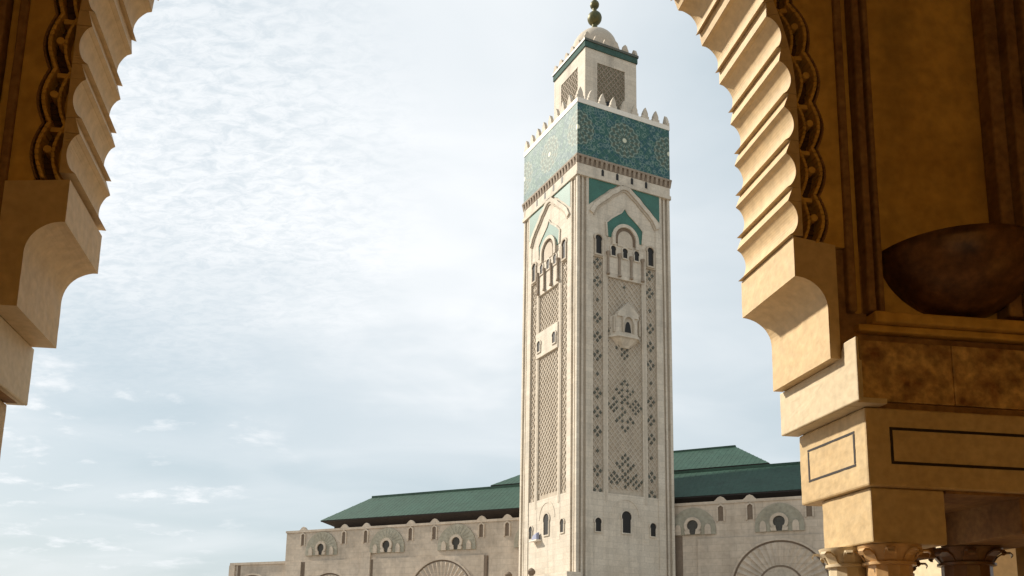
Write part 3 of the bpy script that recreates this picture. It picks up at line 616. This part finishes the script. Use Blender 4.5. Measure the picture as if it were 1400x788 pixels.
for sd, P_ in SIDES.items():
    fn = fS(sd); n_l = int(math.ceil((L_APEX - P_['start']) / P_['pitch'])); DB = .075; EXT = .11
    scal = []                                             # outer scalloped border of the carved band
    for i in range(n_l):
        s0 = P_['start'] + P_['pitch'] * i; s1 = s0 + P_['lobe']; s2 = s0 + P_['pitch']
        if s0 > L_APEX - .1: break
        s1 = min(s1, L_APEX - .02); s2 = min(s2, L_APEX)
        NQ = 14
        inner = [path(s0 + (s1 - s0) * q / NQ, lobe_bump(q / NQ, DB)) for q in range(NQ + 1)]
        outer = [path(s0 + (s1 - s0) * q / NQ, EXT) for q in range(NQ + 1)]
        k = MB(); k.strip(inner, outer, 0.0, THK, fn); o = k.build('arch_lobe', 'arch', arcade, smooth=True, fix=True); worn(o, .006, 2)
        # fillet between two lobes: a flat step with a small recess line
        if s2 - s1 > .03:
            g0, g1 = s1 + .003, s2 - .003
            k = MB(); k.strip([path(g0, .0), path(g1, .042)], [path(g0, EXT), path(g1, EXT)], 0.0, THK, fn)
            worn(k.build('arch_fillet', 'arch', arcade), .005, 4)
        # carved border: bed cell, two ridges, node
        sm = (s0 + s1) / 2; nq = 10
        def sc_curve(o0, o1): return [path(s0 - .05 + (s2 - .0 - s0) * q / nq, o0 + (o1 - o0) * math.sin(PI * q / nq)) for q in range(nq + 1)]
        def wavy(name, a0, a1, wd, t0, mt, par):
            k = MB(); k.strip(sc_curve(a0, a1), sc_curve(a0 + wd, a1 + wd), t0, .125, fn); o = k.build(name, mt, par); bevel(o, .008); return o
        rdg = wavy('scallop_ridge', .205, .268, .030, -.006, 'archface', arcade)
        wavy('scallop_bead', .108, .168, .026, .02, 'archface', rdg)
        wavy('scallop_border', .258, .318, .020, .012, 'archdark', rdg)
        wavy('scallop_bed', .120, .18, .10, .112, 'cell', rdg)
        cc = path(sm + .02, .212)
        k = MB(); k.prism(arc(cc[0], cc[1], .030, .030, 0, 330, 11), .0, .12, fn); o = k.build('scallop_boss', 'archface', rdg); bevel(o, .006)
        for sq in (s1 + .035,):
            k = MB(); k.strip([path(sq - .018, .10), path(sq - .018, .215)], [path(sq + .018, .10), path(sq + .018, .215)], .03, .12, fn); k.build('scallop_tie', 'archface', rdg)
        scal += sc_curve(.275, .336)
    scal = [p for p in scal if p[0] > .002] + [(0.0, ZC + math.sqrt((RC + .275) ** 2 - HC ** 2))]
    # deep wall core (its front is the bed of the carving and of the side panel)
    base_c = [path(3.1 + (L_APEX - 3.1) * q / 60, EXT + .002) for q in range(61)]
    k = MB(); k.prism([(3.038, 2.4), (3.038, 3.1)] + base_c + [(0, 9.2), (8.2, 9.2), (8.2, 2.4)], .12, THK - .02, fn); k.build('wall_core', 'archface', arcade)
    # front layer up to the side moulding
    k = MB(); k.prism([(2.98, 3.19), (2.98, 3.22)] + scal + [(0, 8.6), (3.135, 8.6), (3.135, 3.19)], .03, .12, fn); k.build('spandrel_face', 'archface', arcade)
    # side mouldings
    for (h0, h1, t0) in ((3.135, 3.20, .0), (3.205, 3.27, .055), (3.275, 3.335, -.03), (3.34, 3.385, .05), (3.39, 3.435, .01)):
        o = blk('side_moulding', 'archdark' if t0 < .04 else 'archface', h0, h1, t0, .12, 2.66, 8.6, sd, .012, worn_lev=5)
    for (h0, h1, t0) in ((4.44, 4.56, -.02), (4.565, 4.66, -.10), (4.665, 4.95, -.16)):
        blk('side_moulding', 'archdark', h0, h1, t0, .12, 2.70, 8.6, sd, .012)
    dh, dz = (0, 0) if sd > 0 else (.10, -.09)
    # block above the corbel, cove and corbel
    k = MB(); cove = arc(2.70, 2.66, .255, .25, 90, 0, 12)
    line = [(2.70, 3.236)] + [(2.70, 3.236 - (3.236 - 2.91) * q / 6) for q in range(1, 6)] + cove + [(2.955, 2.66 - (2.66 - 2.264) * q / 7) for q in range(1, 8)]
    n_c = len(line); oh = 3.04 + dh; NT = 14
    grid = [[(fn(p_[0], THK * t_ / NT, p_[1])) for p_ in line] for t_ in range(NT + 1)]
    k.v = [p_ for row in grid for p_ in row]; k.f = [(r_ * n_c + i, r_ * n_c + i + 1, (r_ + 1) * n_c + i + 1, (r_ + 1) * n_c + i) for r_ in range(NT) for i in range(n_c - 1)]
    for t_, r_ in ((0, 0), (THK, NT)):                     # near and far ends
        b_ = len(k.v); k.v += [fn(oh, t_, min(p_[1], 3.19)) for p_ in line]
        k.f += [(r_ * n_c + i, r_ * n_c + i + 1, b_ + i + 1, b_ + i) for i in range(n_c - 1)]
    b0_, b1_ = len(k.v) - 2 * n_c, len(k.v) - n_c
    k.f += [(n_c - 1, NT * n_c + n_c - 1, b1_ + n_c - 1, b0_ + n_c - 1), (0, NT * n_c, b1_, b0_), (b0_, b0_ + n_c - 1, b1_ + n_c - 1, b1_)]
    o = k.build('corbel', 'arch', arcade); worn(o, .007, 1)
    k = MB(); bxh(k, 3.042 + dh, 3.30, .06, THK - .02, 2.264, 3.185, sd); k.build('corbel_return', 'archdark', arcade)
    blk('impost_slab', 'slab', 3.0625 + dh, 3.19 + dh, -.02, .925, 1.887 + dz, 2.260, sd, .0)
    k = MB(); pt = [(-.2, 1.885 + dz), (.93, 1.885 + dz), (.93, 2.262), (-.03, 2.262), (-.03, 2.375), (-.2, 2.375)]
    k.v = [AW(3.035 + dh, t_, z_, sd) for t_, z_ in pt] + [AW(3.062 + dh, t_, z_, sd) for t_, z_ in pt]
    k.f = [tuple(range(6)), tuple(range(11, 5, -1))] + [(i, i + 6, (i + 1) % 6 + 6, (i + 1) % 6) for i in range(6)]
    o = k.build('impost_slab_face', 'slab', arcade); bevel(o, .010); worn(o, .007, 4)
    blk('impost_slab_foot', 'slab', 3.062 + dh, 3.30 + dh, -.14, -.0205, 1.887 + dz, 1.93 + dz, sd, .006)
    # marble frieze in slabs
    for (h0, h1) in ((3.192, 3.94), (3.945, 5.2), (5.205, 6.6)):
        blk('frieze_slab', 'marble', h0 + dh * (h0 < 3.3), h1, 0.0, THK, 1.95, 2.43, sd, .006)
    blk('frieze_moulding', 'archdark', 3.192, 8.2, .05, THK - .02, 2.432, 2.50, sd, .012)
    blk('frieze_moulding', 'archface', 3.192, 8.2, -.01, THK - .02, 2.502, 2.56, sd, .012)
    blk('ledge', 'archface', 3.30, 8.2, -.06, .13, 2.562, 2.655, sd, .015)
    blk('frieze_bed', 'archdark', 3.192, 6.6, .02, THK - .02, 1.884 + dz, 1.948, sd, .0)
    # lintel block with panel grooves, their shade drawn as dark strips
    lb = blk('lintel', 'block', 3.175 + dh, 6.6, -.05, .90, 1.285 + dz, 1.883 + dz, sd, .012, worn_lev=5)
    blk('sun_block', 'archdark', 3.95, 6.6, .905, 1.75, 1.286, 1.88, sd, .0)  # unseen block added to keep the sun off the second impost
    k = MB(); hf = 3.175 + dh
    def sline(t0, t1, z0, z1): bxh(k, hf - .003, hf + .02, t0, t1, z0 + dz, z1 + dz, sd)
    sline(.095, .765, 1.714, 1.732); sline(.095, .765, 1.458, 1.476); sline(.095, .118, 1.480, 1.710); sline(.742, .765, 1.480, 1.710)
    def fline(h0, h1, z0, z1): bxh(k, h0, h1, -.053, -.03, z0 + dz, z1 + dz, sd)
    fline(3.36, 4.9, 1.715, 1.737); fline(3.36, 4.9, 1.455, 1.477); fline(3.36, 3.382, 1.477, 1.715); fline(4.878, 4.9, 1.477, 1.715)
    k.build('groove_outline', 'line', lb)
    blk('impost', 'block', 3.215 + dh, 3.80, .0, .66, .872 + dz, 1.283 + dz, sd, .010, worn_lev=5)
    blk('lintel_shade', 'archdark', 3.81, 6.5, .0, .895, 1.262 + dz, 1.284 + dz, sd, .0)  # thin dark sheet added to paint the shade on the lintel's underside
    blk('impost', 'archdark', 4.43, 5.0, .03, .95, .985, 1.283 + dz, sd, .010)  # shade below the lintel put into this impost's darker stone colour
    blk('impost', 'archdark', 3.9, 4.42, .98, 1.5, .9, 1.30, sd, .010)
    def column(s_h, t, rad, ztop, mtc='column'):
        c = AW(s_h, t, 0, sd); k = MB()
        k.lathe([(rad * 1.5, 0), (rad * 1.5, .12), (rad * 1.2, .2), (rad * 1.3, .28), (rad, .36), (rad * .96, ztop + EYE - .13)], 24, (c[0], c[1]), .04)
        o = k.build('column', mtc, arcade, smooth=False)
        k = MB(); zt = ztop + EYE
        k.lathe([(rad * 1.0, zt - .15), (rad * 1.12, zt - .145), (rad * 1.12, zt - .125), (rad * 1.0, zt - .12), (rad * 1.15, zt - .06), (rad * 1.35, zt - .03), (rad * 1.4, zt - .001)], 20, (c[0], c[1]))
        cpl = k.build('capital', mtc, o, smooth=True)
        k = MB()
        for q in range(8):
            an = 2 * PI * q / 8 + PI / 8; ca, sa = math.cos(an), math.sin(an); prev = None
            for (r_, z_, w_) in ((1.0, -.12, .26), (1.16, -.075, .26), (1.4, -.045, .22), (1.62, -.045, .17), (1.72, -.065, .14), (1.66, -.082, .08)):
                pc = (c[0] + rad * r_ * ca, c[1] + rad * r_ * sa); wx, wy = -sa * rad * w_, ca * rad * w_
                cur = [(pc[0] - wx, pc[1] - wy, zt + z_), (pc[0] + wx, pc[1] + wy, zt + z_), (pc[0] + wx, pc[1] + wy, zt + z_ + .014), (pc[0] - wx, pc[1] - wy, zt + z_ + .014)]
                if prev: k.hexa(prev + cur)
                prev = cur
        k.build('capital_leaves', mtc, cpl)
        return o
    column(3.46 + dh, .20, .165, .87 + dz); column(3.305 + dh, .47, .155, .87 + dz, 'slab'); column(4.66, .95, .20, .98, 'shadecol'); column(4.16, 1.24, .17, .9, 'shadecol')

# interior shell of the bay
k = MB(); bxh(k, -7.4, 8.2, -9.6, 1.2, 8.61, 8.9, 1); k.build('ceiling', 'archface', arcade)
for (h0, h1, z0, z1) in ((-7.4, -4.2, -EYE, 8.6), (4.2, 8.2, -EYE, 8.6), (-4.2, 4.2, 6.0, 8.6)):
    k = MB(); bxh(k, h0, h1, -9.9, -9.6, z0, z1, 1); k.build('back_wall', 'archface', arcade)
k = MB(); bxh(k, -40, 40, -26.5, -26, -EYE, 13, 1); k.build('bounce_wall', 'archface', arcade)  # unseen wall added behind the camera to bounce warm light and block sky
k = MB(); bxh(k, -8.2, 8.2, -9.9, 1.6, -EYE + .004, -EYE + .03, 1); k.build('floor', 'innerfloor', arcade)
k = MB(); bxh(k, 6.7, 7.0, -9.6, .0, -EYE, 8.6, 1); k.build('side_wall', 'archface', arcade)
k = MB(); bxh(k, -7.0, -6.7, -9.6, .0, -EYE, 8.6, 1); k.build('side_wall', 'archface', arcade)
k = MB(); bxh(k, 5.0, 8.2, .1, .8, -EYE, 1.28, 1); k.build('pier', 'archface', arcade)
k = MB(); bxh(k, -8.2, -5.0, .1, .8, -EYE, 1.2, 1); k.build('pier', 'archface', arcade)
# the return pier of the next bay, sunlit, seen between the columns
nb_ = empty('arcade_pier', (org.x + AW(6.4, 4.2, 0)[0], org.y + AW(6.4, 4.2, 0)[1], 0))
def nb(name, h0, h1, t0, t1, z0, z1, mt='slab'):
    k = MB(); bxh(k, h0, h1, t0, t1, z0, z1, 1)
    dx, dy = AW(6.4, 4.2, 0)[:2]; k.v = [(p[0] - dx, p[1] - dy, p[2]) for p in k.v]
    o = k.build(name, mt, nb_); bevel(o, .02)
nb('pier_shaft', 6.3, 9.5, 3.2, 5.2, -1.3, 2.6); nb('pier_base', 6.1, 9.7, 3.0, 5.4, -1.6, -1.3); nb('pier_cap', 6.2, 9.6, 3.1, 5.3, 2.6, 3.0)
tag(nb_, 'sunlit pale stone pier seen between the columns under the arch', 'pier')

# bowl-shaped wall lamp in the side panel
bc = AW(4.08, .12, 3.2); RB = .62
lamp = empty('wall_lamp', (org.x + bc[0], org.y + bc[1], bc[2]), -Y2)
tag(lamp, 'dark bronze half bowl wall lamp fixed in the recessed panel beside the arch', 'lamp')
def bowl(sc_, flip=False):
    v = []; f = []; NA, NZ = 24, 12
    for j in range(NZ + 1):
        ph = (PI / 2) * j / NZ
        for i in range(NA + 1):
            th = PI * i / NA
            v.append((sc_ * math.cos(ph) * math.cos(th), -sc_ * math.cos(ph) * math.sin(th), -sc_ * .84 * math.sin(ph)))
    for j in range(NZ):
        for i in range(NA):
            q = j * (NA + 1) + i; f.append((q, q + 1, q + NA + 2, q + NA + 1))
    return v, f
k = MB(); k.v, k.f = bowl(RB); o = k.build('bowl', 'bronze', lamp, smooth=True)
sol = o.modifiers.new('solid', 'SOLIDIFY'); sol.thickness = .02
k = MB(); k.lathe([(.012, -RB * .84 - .055), (.035, -RB * .84 - .04), (.04, -RB * .84 - .015), (.03, -RB * .84 + .02)], 12, (0, -.05)); k.build('knob', 'bronze', lamp, smooth=True)
